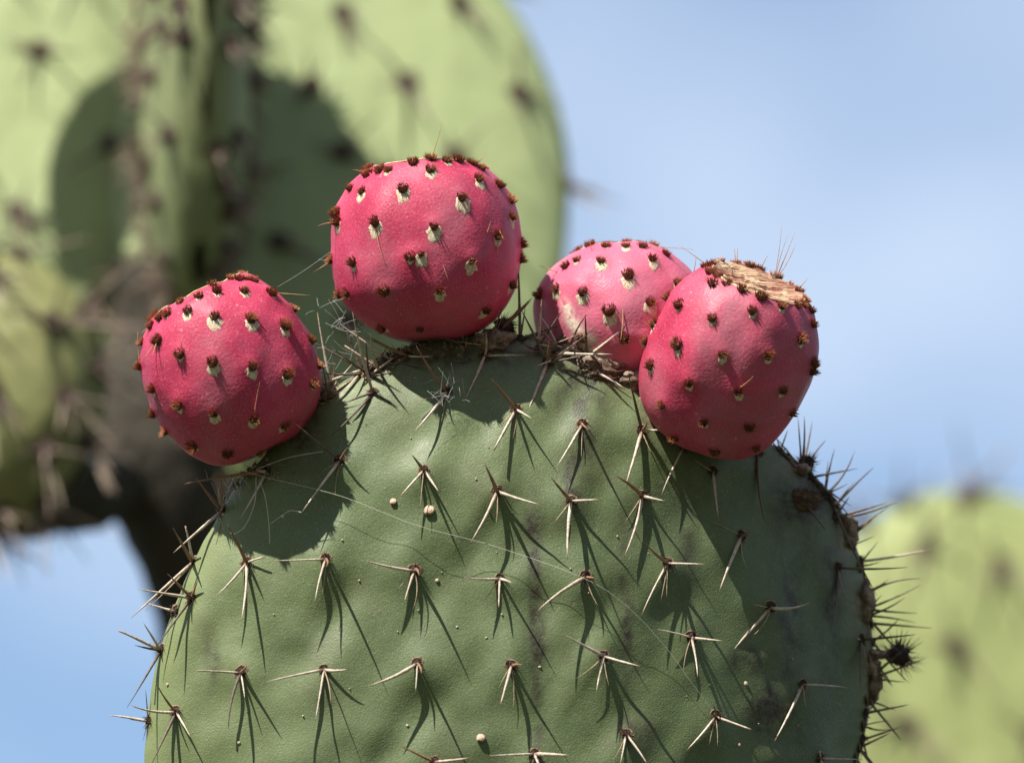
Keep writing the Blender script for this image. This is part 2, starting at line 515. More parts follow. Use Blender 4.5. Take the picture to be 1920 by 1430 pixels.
# areoles: position, spines (tip x, tip y, kind[, forward]) traced from the photograph
AR = [
    ((638, 863), [(566, 960, 'p'), (555, 795, 'd'), (652, 838, 'b', 45), (628, 930, 't'), (603, 884, 't')]),
    ((463, 1055), [(508, 1041, 'p'), (452, 1166, 'p'), (426, 982, 'b', 60), (404, 1118, 'p')]),
    ((360, 1121), [(258, 1104, 'p'), (314, 1075, 'b', 45), (371, 1086, 'b', 20), (297, 1206, 'd'), (405, 1111, 't')]),
    ((357, 1053), [(342, 963, 'p'), (324, 989, 'b'), (246, 1158, 'p'), (273, 1143, 't')]),
    ((329, 1146), [(269, 1129, 'p', 0)]),
    ((417, 958), [(368, 896, 'b'), (324, 1037, 'p'), (436, 1001, 'p'), (408, 908, 'p'), (415, 895, 'b'), (405, 1020, 't')]),
    ((303, 1219), [(197, 1171, 'p'), (269, 1167, 'p'), (253, 1209, 'd'), (238, 1326, 'd'), (308, 1264, 't')]),
    ((331, 1335), [(293, 1280, 'b', 50), (245, 1321, 'p'), (357, 1381, 'p', 55), (284, 1432, 'd'), (310, 1352, 't')]),
    ((279, 1352), [(202, 1340, 'p', 0), (244, 1348, 'p', 0), (273, 1292, 'd', 0), (268, 1388, 't', 0)]),
    ((611, 1048), [(510, 1051, 'p'), (590, 1130, 'p'), (604, 1116, 't'), (612, 1062, 'b', 90)]),
    ((452, 1261), [(344, 1255, 'p'), (428, 1367, 'd'), (459, 1310, 'p'), (463, 1248, 'b', 60)]),
    ((608, 1255), [(498, 1278, 'p'), (652, 1254, 'p'), (591, 1352, 'p'), (620, 1319, 't', 60)]),
    ((777, 1070), [(684, 1050, 'p'), (758, 1129, 'p'), (746, 1103, 't'), (773, 1145, 't'), (786, 1078, 'b', 90)]),
    ((795, 882), [(772, 852, 'b', 70), (750, 930, 'p'), (823, 922, 'p'), (788, 954, 't')]),
    ((932, 921), [(909, 870, 'b', 85), (1015, 946, 'p'), (882, 1017, 'p'), (930, 985, 't')]),
    ((1071, 939), [(1033, 894, 'b', 80), (1124, 936, 'p'), (1064, 1050, 'p'), (1038, 981, 't')]),
    ((1204, 930), [(1155, 892, 'b', 80), (1247, 939, 'p'), (1170, 1044, 'p'), (1171, 980, 't')]),
    ((1252, 1056), [(1211, 1019, 'b', 70), (1323, 1057, 'p'), (1203, 1153, 'p'), (1239, 1126, 't'), (1250, 1121, 't')]),
    ((937, 1085), [(869, 1082, 'p'), (960, 1092, 'p', 60), (935, 1140, 'p'), (908, 1126, 't')]),
    ((1098, 1082), [(1007, 1146, 'p'), (1116, 1083, 'b', 50), (1073, 1138, 't'), (1123, 1138, 't')]),
    ((1132, 1230), [(1059, 1190, 'p', 60), (1200, 1248, 'p'), (1118, 1298, 'p'), (1079, 1272, 't'), (1143, 1289, 't')]),
    ((959, 1248), [(980, 1246, 'b', 60), (938, 1322, 'p'), (934, 1292, 't'), (962, 1330, 't')]),
    ((783, 1243), [(694, 1284, 'p'), (779, 1296, 'p'), (790, 1262, 'b', 80)]),
    ((1296, 1195), [(1232, 1179, 'p'), (1356, 1201, 'p'), (1308, 1269, 'p'), (1281, 1262, 't')]),
    ((1174, 1377), [(1157, 1357, 'b', 60), (1214, 1432, 'p'), (1163, 1432, 'p'), (1146, 1430, 't')]),
    ((815, 1428), [(750, 1397, 'b', 45), (880, 1420, 'p'), (800, 1500, 'p')]),
    ((1002, 1413), [(917, 1416, 'p'), (1069, 1415, 'p'), (1016, 1450, 'p'), (990, 1490, 't')]),
    ((1341, 1343), [(1287, 1406, 'p'), (1430, 1375, 'p'), (1337, 1320, 'b', 50), (1330, 1395, 't'), (1345, 1400, 't')]),
    ((1504, 1283), [(1592, 1289, 'p'), (1452, 1389, 'p'), (1456, 1313, 't'), (1510, 1326, 't')]),
    ((1444, 1139), [(1361, 1234, 'p'), (1521, 1128, 'p'), (1387, 1125, 't'), (1405, 1196, 't')]),
    ((1389, 1005), [(1349, 1107, 'p'), (1406, 995, 'b', 25), (1403, 1069, 't'), (1333, 977, 't')]),
    ((1336, 884), [(1347, 972, 'p'), (1300, 860, 't')]),
    ((1282, 838), [(1240, 928, 'p')]),
    ((1420, 850), [(1433, 976, 'd')]),
    ((1504, 940), [(1464, 1073, 't'), (1548, 994, 'd')]),
    ((1570, 1064), [(1701, 1063, 'd'), (1557, 1183, 'd'), (1535, 1113, 't'), (1587, 1126, 't')]),
    ((1614, 1199), [(1717, 1189, 'd'), (1583, 1191, 'p'), (1613, 1287, 'd'), (1630, 1254, 't'), (1570, 1247, 't')]),
    ((1537, 1421), [(1618, 1423, 'p'), (1538, 1404, 'p', 10), (1560, 1500, 'p')]),
    ((500, 885), [(448, 975, 'p'), (475, 880, 'p', 40), (345, 907, 'b', 20)]),
    # right rim
    ((1462, 846), [(1477, 806, 'd', 0), (1455, 818, 'd', 0), (1445, 822, 'd', 10), (1484, 860, 'd', 0)]),
    ((1503, 882), [(1496, 780, 'd', 0), (1508, 779, 'd', 5), (1455, 820, 'd', -15), (1523, 790, 'd', -60)]),
    ((1520, 895), [(1596, 948, 'd', 0), (1608, 878, 'd', -20), (1462, 848, 'd', 0)]),
    ((1546, 928), [(1565, 841, 'd', 0), (1602, 846, 'd', 0), (1589, 907, 'd', 0), (1553, 863, 'd', -10), (1519, 884, 'd', 10)]),
    ((1565, 970), [(1664, 942, 'd', -10), (1592, 931, 'd', -10)]),
    ((1592, 1003), [(1666, 951, 'd', 0), (1643, 964, 'd', 0), (1595, 1040, 't', 0), (1602, 1040, 't', 0)]),
    ((1556, 936), [(1644, 1116, 'd', 45)]),
    ((1614, 1052), [(1745, 1029, 'p', -10), (1647, 1014, 'd', -10), (1627, 1105, 'd', 0)]),
    ((1638, 1140), [(1727, 1096, 'd', 0), (1720, 1149, 'd', 0), (1654, 1114, 'd', -5), (1632, 1195, 't', 0)]),
    ((1632, 1168), [(1748, 1177, 'd', -20)]),
    ((1640, 1150), [(1624, 1254, 'd', 10), (1630, 1210, 't', 10)]),
    ((1646, 1272), [(1736, 1233, 'd', 0), (1697, 1278, 'd', 0), (1688, 1278, 'd', 5), (1634, 1330, 'd', 0), (1662, 1298, 't', 0), (1625, 1345, 't', 0)]),
    ((1622, 1336), [(1704, 1320, 'd', 0), (1593, 1402, 't', 5), (1640, 1318, 'd', 0), (1612, 1432, 'd', 0)]),
    ((1622, 1388), [(1691, 1361, 'd', 0), (1628, 1432, 'd', 0), (1606, 1425, 't', 0)]),
    # top rim
    ((700, 737), [(622, 816, 'd'), (644, 757, 'd', 25), (743, 760, 'd', 30), (661, 585, 'p', 70), (686, 799, 't')]),
    ((682, 694), [(611, 780, 'p', 40), (622, 738, 'p', 25), (632, 730, 't', 20), (592, 722, 'p', 30), (586, 640, 'd', 0)]),
    ((613, 714), [(595, 585, 'p', 0), (627, 680, 'b', 10), (572, 690, 'b', 30)]),
    ((838, 736), [(780, 648, 'b', 60), (775, 811, 'p'), (775, 754, 't', 20), (827, 795, 't')]),
    ((765, 668), [(780, 808, 'd', 60), (684, 632, 'b', 15), (690, 630, 'd', -10), (724, 692, 'd', 15), (812, 668, 'p', 25)]),
    ((968, 768), [(921, 710, 'b', 75), (913, 868, 'p'), (998, 785, 'p', 55), (961, 823, 't'), (935, 800, 't')]),
    ((1092, 796), [(1043, 876, 'p'), (1090, 860, 't'), (1104, 806, 'b', 95), (1072, 812, 't')]),
    ((1026, 681), [(987, 777, 'p'), (976, 578, 'd', 25), (1117, 613, 'd', 30), (1031, 637, 'b', 45), (1102, 664, 'd', 30), (1024, 740, 'd', 35)]),
    ((1203, 808), [(1178, 700, 'd', 50), (1172, 912, 'p'), (1238, 806, 'p', 30), (1222, 850, 't'), (1214, 790, 'b', 40)]),
    ((1208, 736), [(1131, 803, 'p', 60)]),
    ((1108, 694), [(1172, 729, 'p', 35), (1054, 690, 't', 30)]),
    ((909, 668), [(898, 690, 'p', 60), (870, 752, 'p', 40), (988, 666, 'p', 20), (945, 570, 'd', 20), (911, 622, 'p', 70)]),
    ((1105, 665), [(1065, 640, 'd', 30), (970, 660, 'd', 30), (1106, 700, 'd', 20)]),
    ((930, 605), [(998, 558, 'b', 30), (996, 563, 'd', 15), (975, 575, 'd', 10)]),
    ((975, 636), [(972, 495, 'd', -30), (985, 575, 'd', -40), (1060, 605, 'd', -20), (1044, 622, 'd', -20)]),
    ((1045, 640), [(1074, 576, 'd', -30), (1105, 595, 'd', -15), (1121, 612, 'd', -10)]),
    ((1150, 674), [(1182, 548, 'd', -20), (1150, 615, 'd', -25), (1142, 640, 'p', -10)]),
    ((1170, 680), [(1215, 573, 'p', -10), (1106, 672, 'p', 10)]),
    ((1186, 704), [(1206, 625, 'd', 0), (1180, 720, 't', 10)]),
]

# bumps: each areole sits on a low tubercle
TUB = [p for p, _ in AR if 300 < p[0] < 1600 and p[1] > 720]
STAINS = [(1008, 1195, 16, 55, 1.0), (1003, 1090, 12, 90, 0.75), (1000, 985, 18, 60, 0.55), (1092, 745, 40, 60, 0.55), (1105, 690, 60, 28, 0.75),
          (1095, 830, 16, 45, 0.7), (1075, 900, 22, 50, 0.6), (1175, 1180, 14, 80, 0.5), (1168, 1050, 12, 70, 0.4), (830, 665, 90, 22, 0.8),
          (940, 660, 60, 30, 0.6), (1440, 1330, 36, 40, 0.85), (1405, 1240, 30, 26, 0.55), (1188, 1370, 28, 34, 0.6), (398, 1240, 14, 50, 0.35),
          (1480, 1160, 22, 120, 0.4), (1560, 1110, 20, 120, 0.35), (1010, 1330, 12, 120, 0.35), (700, 690, 50, 20, 0.7), (1150, 690, 50, 30, 0.6),
          (1505, 940, 48, 42, 0.8), (1525, 880, 40, 30, 0.6), (1290, 1000, 18, 110, 0.3), (560, 800, 40, 60, 0.5)]
CORK = [(1590, 1000, 20, 40, 1.0), (1625, 1128, 26, 42, 1.0), (1640, 1270, 22, 60, 1.0), (1500, 870, 40, 24, 0.6), (1000, 655, 26, 16, 0.8), (920, 640, 34, 18, 0.9),
        (1018, 676, 16, 14, 0.8), (1110, 668, 50, 12, 0.8), (1185, 700, 40, 14, 0.8), (620, 735, 16, 10, 0.9), (1215, 775, 10, 40, 0.7), (790, 660, 40, 10, 0.5), (440, 900, 16, 26, 0.4)]


def blob(lst, x, y):
    v = 0.0
    for bx, by, sx, sy, a in lst:
        q = ((x - bx) / sx) ** 2 + ((y - by) / sy) ** 2
        if q < 6:
            v = max(v, a * exp(-q * 0.9))
    return v


NA, NR = len(OUTL), 130
verts, stain_shade, cork, yel = [], [], [], []
T_HALF = 88


def relief(x, y):
    b = 0.0
    for tx, ty in TUB:
        q = ((x - tx) / 46) ** 2 + ((y - ty - 6) / 52) ** 2
        if q < 7:
            b += 9.5 * exp(-q)
    b += 10.0 * noise.noise(Vector((x / 170, y / 170, 3.1))) + 5.5 * noise.noise(Vector((x / 62, y / 75, 8.2)))
    b += 6.0 * noise.noise(Vector(((x + 0.7 * y) / 74, (y - 0.6 * x) / 170, 1.7)))
    return b


for side in (1, -1):
    for r in range(NR + 1):
        s = 1 - (1 - r / NR) ** 1.5
        for k in range(NA):
            ox, oy = OUTL[k]
            wob = 2.5 * noise.noise(Vector((ox / 40, oy / 40, 5)))
            x = CEN[0] + (ox + wob - CEN[0]) * s
            y = CEN[1] + (oy - CEN[1]) * s
            th = T_HALF * max(0.0, 1 - s ** 3.2) ** 0.5
            fade = min(1, (1 - s) * 9)
            ck = blob(CORK, x, y)
            d = mid(x, y) + side * th
            if side == 1:
                d += relief(x, y) * fade + ck * 5 * noise.noise(Vector((x / 9, y / 9, 0)))
            verts.append(W(x, y, d))
            stain_shade.append(min(1, 2.3 * blob(STAINS, x, y) * (0.75 + 0.9 * noise.noise(Vector((x / 22, y / 40, 2)))) + smoothstep(1360, 1520, x) * (0.24 + 0.3 * noise.noise(Vector((x / 30, y / 110, 6))))) if side == 1 else 0)  # right side: brown dirt, with deeper shade also put into the colour
            cork.append(max(0, min(1, ck * (0.8 + noise.noise(Vector((x / 14, y / 14, 9)))))))
            yel.append(0.35 * smoothstep(0.90, 1.0, s) * (1 if x < 1100 else 0.4) + 0.22 * smoothstep(620, 280, x))
faces = []
N1 = (NR + 1) * NA
for side in (0, 1):
    o = side * N1
    for r in range(NR):
        for k in range(NA):
            a, b = o + r * NA + k, o + r * NA + (k + 1) % NA
            f = (a, b, b + NA, a + NA)
            faces.append(f if side == 0 else f[::-1])
padbase = W(955, 2400, mid(955, 2400))
pad = thing('cactus_pad', padbase, 'large sharp grey-green cactus pad covered in spines, carrying the four red fruits', 'cactus pad')
pb = put('pad_body', verts, faces, PAD, pad, padbase, {'stain_shade': [max(0, v) for v in stain_shade], 'cork': cork, 'yellow': yel})
PBVH = BVHTree.FromPolygons(verts, faces)

# what carries the pad, below the frame
foot = to_local((padbase.x, (M0 @ padbase).y + 0.25, -0.05))
path = [padbase + Vector((0, 0, 0.03)), padbase.lerp(foot, 0.2), padbase.lerp(foot, 0.6) + Vector((0.04, 0, 0)), foot]
path = [Vector(p) for p in catmull([tuple(p) for p in path], 8, False)]
rad = [0.022 + 0.05 * smoothstep(0, 6, i) + 0.003 * sin(i * 1.3) for i in range(len(path))]
v, f, t = tube(path, rad, 14, jit=0.04)
put('stem', v, f, BARK, pad)


def cast(px, py, bvh, cx=None, cy=None):
    """surface point under a pixel; pixels just off the outline slide towards (cx, cy)"""
    for i in range(60):
        t = i / 60 * 0.6
        x = px if cx is None else px + (cx - px) * t
        y = py if cy is None else py + (cy - py) * t
        dr = (W(x, y) - CAM).normalized()
        h = bvh.ray_cast(CAM, dr)
        if h[0] is not None:
            return h[0], h[1]
        if cx is None:
            return None, None
    return None, None


def spine_mesh(a, b, kind, bend=None):
    """straight to slightly curved tapered spine from a to b"""
    L = (b - a).length
    pl = L / K
    r0 = {'p': 3.5, 'b': 3.7, 'd': 3.3, 't': 1.6, 'h': 1.2}[kind] * K * random.uniform(0.85, 1.15)
    if kind in 'pbd':
        r0 *= 0.75 + 0.35 * min(1.0, pl / 130)
    n = 9
    dr = (b - a).normalized()
    side = Vector((random.uniform(-1, 1), random.uniform(-1, 1), random.uniform(-1, 0.6)))
    side = (side - dr * side.dot(dr)).normalized()
    bw = L * (random.uniform(0.0, 0.03) if random.random() < 0.8 else random.uniform(0.02, 0.08)) * (1.5 if kind in 'th' else 1.0) if bend is None else bend * L
    pts, rs = [], []
    for i in range(n):
        t = i / (n - 1)
        pts.append(a + (b - a) * t + side * (bw * 4 * t * (1 - t)))
        rr = r0 * (1.12 * (1 - t) ** 0.55 if t > 0.12 else (1.12 * 0.94 - 0.25 * (0.12 - t) / 0.12))
        rs.append(max(rr * random.uniform(0.88, 1.1), 0.35 * K))
    if kind == 'p' and random.random() < 0.10:      # broken tip
        pts, rs = pts[:7], rs[:7]
    return tube(pts, rs, 6, flat=random.uniform(0.7, 0.95), jit=0.05)


def bristle(base, dr, L, r):
    u, v, w = frame(dr)
    tip = base + w * L
    V = [base + (u * cos(a) + v * sin(a)) * r for a in (0, 2.094, 4.189)] + [tip]
    return V, [(0, 1, 3), (1, 2, 3), (2, 0, 3)], [0, 0, 0, 1]


def dome(c, nrm, r, h, rings=5, seg=12, ring=True, jit=0.12):
    """little cushion with a raised tan rim"""
    u, v, w = frame(nrm)
    V, F, T = [], [], []
    prof = [(1.30, -0.45, 0.5), (1.22, 0.22, 1.0), (1.02, 0.34, 0.9), (0.80, 0.20, 0.2), (0.55, 0.75, 0.05), (0.25, 1.0, 0.1)]
    for pr, ph, pt in prof:
        for s in range(seg):
            a = 2 * pi * s / seg
            j = 1 + random.uniform(-jit, jit)
            V.append(c + (u * cos(a) + v * sin(a)) * (r * pr * j) + w * (h * ph * j))
            T.append(pt * random.uniform(0.6, 1.0))
    for i in range(len(prof) - 1):
        for s in range(seg):
            a = i * seg + s
            b = i * seg + (s + 1) % seg
            F.append((a, b, b + seg, a + seg))
    F.append(tuple(range((len(prof) - 1) * seg, len(prof) * seg)))
    return V, F, T


for (ax, ay), sp in AR:
    p, nrm = cast(ax, ay, PBVH, 955, 1200)
    if p is None:
        continue
    nrm = (nrm + Vector((0, -0.25, -0.1))).normalized()
    lst = [dome(p - nrm * (2 * K), nrm, 11.5 * K * random.uniform(0.85, 1.15), 6 * K)]
    for i in range(26):
        a = random.uniform(0, 2 * pi)
        u, v, w = frame(nrm)
        rr = 9 * K * sqrt(random.random())
        q = p + (u * cos(a) + v * sin(a)) * rr
        dr = (w + (u * cos(a) + v * sin(a)) * random.uniform(0.2, 1.1) + Vector((0, 0, -0.3))).normalized()
        lst.append(bristle(q, dr, random.uniform(8, 17) * K, 0.9 * K))
    V, F, T = merge(lst)
    ar = put('areole', V, F, AREO, pad, p, {'t': T}, smooth=False)
    px0, py0 = pix(p)
    d0 = -p.y / K
    for s in sp:
        tx, ty, kind = s[:3]
        ln = sqrt((tx - px0) ** 2 + (ty - py0) ** 2)
        if len(s) > 3:
            fw = s[3] * random.uniform(0.85, 1.15)
        elif kind == 'b':
            fw = 0.75 * ln + 20
        elif kind == 't':
            fw = 0.30 * ln + 6
        else:
            fw = (0.42 * ln + 12) * random.uniform(0.8, 1.25)
        tip = W(tx, ty, d0 + fw)
        root = p + nrm * (1.5 * K)
        V, F, T = spine_mesh(root, tip, kind)
        put('spine', V, F, SPM[kind], ar, root, {'t': T})

# more dark spines crowding the right rim
rs_ = random.Random(44)
for i in range(17):
    t = i / 16
    k = 22 * 16 + int(t * 8.2 * 16)
    ex, ey = OUTL[k]
    p, nrm = cast(ex, ey + rs_.uniform(-8, 8), PBVH, 955, 1200)
    if p is None:
        continue
    px0, py0 = pix(p)
    outv = Vector((ex - CEN[0], 0, -(ey - CEN[1]))).normalized()
    ar = None
    V, F, T = dome(p, outv, 9 * K, 5 * K)
    ar = put('areole', V, F, AREO, pad, p, {'t': T}, smooth=False)
    for j in range(rs_.choice((1, 2, 2, 3))):
        if rs_.random() < 0.35:
            dv = Vector((0.25, rs_.uniform(-.3, .3), -1)) + outv * 0.5
            L = rs_.uniform(50, 110)
        else:
            dv = outv + Vector((rs_.uniform(-.3, .6), rs_.uniform(-.6, .6), rs_.uniform(-.7, .7)))
            L = rs_.uniform(45, 110)
        tip = p + dv.normalized() * L * K
        V, F, T = spine_mesh(p, tip, rs_.choice('dddt'), rs_.uniform(0, 0.12))
        put('spine', V, F, SPM['d'], ar, p, {'t': T})

# a tangle of dry spines along the top rim, between and in front of the fruits
for i in range(20):
    ex = rs_.choice((rs_.uniform(600, 720), rs_.uniform(730, 960), rs_.uniform(960, 1215), rs_.uniform(960, 1215)))
    p, nrm = cast(ex, 560, PBVH, ex + 1, 900)
    if p is None:
        continue
    p = cast(ex, pix(p)[1] + rs_.uniform(4, 26), PBVH, 955, 1200)[0]
    V, F, T = dome(p, Vector((0, -0.6, 0.8)), 8 * K, 5 * K)
    ar = put('areole', V, F, AREO, pad, p, {'t': T}, smooth=False)
    for j in range(rs_.choice((2, 3, 3))):
        dv = Vector((rs_.gauss(0, 0.8), rs_.uniform(-0.9, 0.1), rs_.gauss(0.35, 0.6)))
        tip = p + dv.normalized() * rs_.uniform(45, 120) * K
        kd = rs_.choice('dddpt')
        V, F, T = spine_mesh(p, tip, kd, rs_.uniform(0, 0.07))
        put('spine', V, F, SPM[kd], ar, p, {'t': T})

# short spines and debris caught along the crowded top rim
lst = []
for i in range(430):
    q = random.random()
    if q < 0.34:
        x, y = (random.gauss(712, 24), random.gauss(672, 12)) if random.random() < 0.55 else (random.uniform(740, 930), random.gauss(648, 9))
    elif q < 0.8:
        x = random.uniform(1130, 1212)
        y = 0.5 * (x - 1130) + 672 + random.gauss(0, 9)
    else:
        x, y = random.gauss(470, 40), random.gauss(885, 10)
    p, nrm = cast(x, y, PBVH, 955, 1200)
    if p is None:
        continue
    p = p + nrm * random.uniform(0, 8) * K
    dr = Vector((random.gauss(0, 1), random.gauss(0, 0.7), random.gauss(0.3, 0.8))).normalized()
    if random.random() < 0.5:
        lst.append(bristle(p, dr, random.uniform(8, 30) * K, random.uniform(0.8, 1.6) * K))
    else:
        r = random.uniform(2, 5) * K
        u, v, w = frame(dr)
        V = [p + u * r, p + v * r, p - u * r * random.uniform(0.5, 1), p - v * r, p + w * r, p - w * r]
        lst.append((V, [(0, 1, 4), (1, 2, 4), (2, 3, 4), (3, 0, 4), (1, 0, 5), (2, 1, 5), (3, 2, 5), (0, 3, 5)], [0.5] * 6))
V, F, T = merge(lst)
o = put('plant_litter', V, F, DEB, None, None, {'t': T}, smooth=False)
tag(o, 'crumbs of dry plant litter caught on the top rim between the fruits', 'litter', kind='stuff')


def burr(c, r, nb, lmin, lmax, mat, axis=None, core=0.75, br=1.1):
    lst = []
    V, F, T = [], [], []
    seg, rings = 14, 9
    for i in range(rings):
        th = pi * (i + 0.5) / rings
        for s in range(seg):
            a = 2 * pi * s / seg
            j = core * r * random.uniform(0.82, 1.12)
            V.append(c + Vector((sin(th) * cos(a), sin(th) * sin(a), cos(th))) * j)
            T.append(0.1)
    for i in range(rings - 1):
        for s in range(seg):
            a, b = i * seg + s, i * seg + (s + 1) % seg
            F.append((a, a + seg, b + seg, b))
    F.append(tuple(range(seg)))
    F.append(tuple(range((rings - 1) * seg, rings * seg))[::-1])
    lst.append((V, F, T))
    for i in range(nb):
        d = Vector((random.gauss(0, 1), random.gauss(0, 1), random.gauss(0, 1))).normalized()
        if axis is not None and d.dot(axis) < -0.5:
            continue
        e = (d + Vector((random.gauss(0, .35), random.gauss(0, .35), random.gauss(0, .35))) + (axis * 0.35 if axis is not None else Vector())).normalized()
        lst.append(bristle(c + d * r * core * 0.9, e, random.uniform(lmin, lmax) * K, br * K))
    return merge(lst)


# dried buds that never grew into fruit
for (bx, by, dd, r, nb, l0, l1, ax, lab) in [
        (1686, 1228, None, 27, 170, 14, 48, Vector((0.7, 0, 0.5)), 'dark spiny dried bud sticking out from the right edge'),
        (1506, 938, 14, 34, 190, 8, 22, Vector((0.2, -0.8, 0)), 'withered brown bud under the right fruit'),
        (1512, 868, None, 20, 120, 8, 22, Vector((0.6, 0, 0.6)), 'small curly dark bud on the right shoulder'),
        (944, 616, None, 26, 190, 8, 20, Vector((0.8, 0, 0.3)), 'black bristly bud beside the topmost fruit'),
        (1128, 702, 8, 32, 150, 8, 24, Vector((0.1, -0.8, 0.1)), 'brown ragged bud on the rim below the pale pink fruit')]:
    if dd is None:
        q, _ = cast(bx, by, PBVH, 955, 1200)
        c = W(bx, by, -q.y / K - 6)
    else:
        q, _ = cast(bx, by, PBVH, 955, 1200)
        c = W(bx, by, -q.y / K + dd - 10)
    V, F, T = burr(c, r * K, nb, l0, l1, DARKB, ax)
    if dd is not None:      # flattened ragged remains
        V = [c + Vector(((v.x - c.x) * 1.25, (v.y - c.y) * 0.6, (v.z - c.z) * (0.85 + 0.5 * noise.noise(v / K * 0.05)))) for v in V]
    o = put('dried_bud', V, F, BROWNB if dd is not None else DARKB, pad, c, {'t': T}, smooth=False)
    o['label'] = lab
    # corky neck that holds it
    if dd is None:
        pts = [q + (q - c) * 0.3, q.lerp(c, 0.5), c]
        V, F, T = tube(pts, [13 * K, 8 * K, 6 * K], 9, jit=0.3)
        put('neck', V, F, DEB, o, q, {'t': T})

# corky knobs left on the rim where old fruits fell off
for (kx, ky, rx, ry) in ((1624, 1130, 17, 36), (1636, 1272, 16, 46), (1592, 1000, 17, 34), (924, 640, 36, 22), (1122, 682, 48, 16), (1190, 716, 34, 20), (1498, 880, 26, 12), (620, 738, 18, 12)):
    q, nn = cast(kx, ky, PBVH, 955, 1200)
    V, F = [], []
    NS, NRg = 18, 11
    for i in range(NRg):
        th = pi * (i + 0.5) / NRg
        for s in range(NS):
            a = 2 * pi * s / NS
            e = Vector((sin(th) * cos(a) * rx, sin(th) * sin(a) * min(rx, ry) * 1.4, cos(th) * ry))
            jj = 1 + 0.5 * noise.noise(e * 0.06 + Vector((kx, 0, 0))) + 0.35 * noise.noise(e * 0.2 + Vector((0, ky, 0)))
            V.append(q + e * jj * K)
    for i in range(NRg - 1):
        for s in range(NS):
            a, b = i * NS + s, i * NS + (s + 1) % NS
            F.append((a, a + NS, b + NS, b))
    F.append(tuple(range(NS)))
    F.append(tuple(range((NRg - 1) * NS, NRg * NS))[::-1])
    put('corky_knob', V, F, KNOB, pad, q)

# ------------------------------------------------------------------ fruits
def tuft_mesh(seed, nb=46, r=8.5, l0=8, l1=14):
    random.seed(seed)
    lst = []
    Z = Vector((0, 0, 1))
    lst.append(dome(Vector((0, 0, -1 * K)), Z, r * 0.8 * K, 5 * K, seg=9))
    lst[0] = (lst[0][0], lst[0][1], [0.0] * len(lst[0][2]))
    for i in range(nb):
        a = random.uniform(0, 2 * pi)
        rr = r * sqrt(random.random())
        b = Vector((cos(a) * rr, sin(a) * rr, 0)) * K
        d = Vector((cos(a) * rr / r * 0.38 + random.gauss(0, .13), sin(a) * rr / r * 0.38 + random.gauss(0, .13), 1.0))
        lst.append(bristle(b, d, random.uniform(l0, l1) * K, random.uniform(1.0, 1.6) * K))
    V, F, T = merge(lst)
    return mesh('glochid_tuft', V, F, GLO, False, {'t': T})


TUFTS = [tuft_mesh(100 + i, 64 + 14 * (i % 3), 7.6 + 0.9 * (i % 3), 6 + i % 3, 12 + i % 4) for i in range(7)]
random.seed(21)


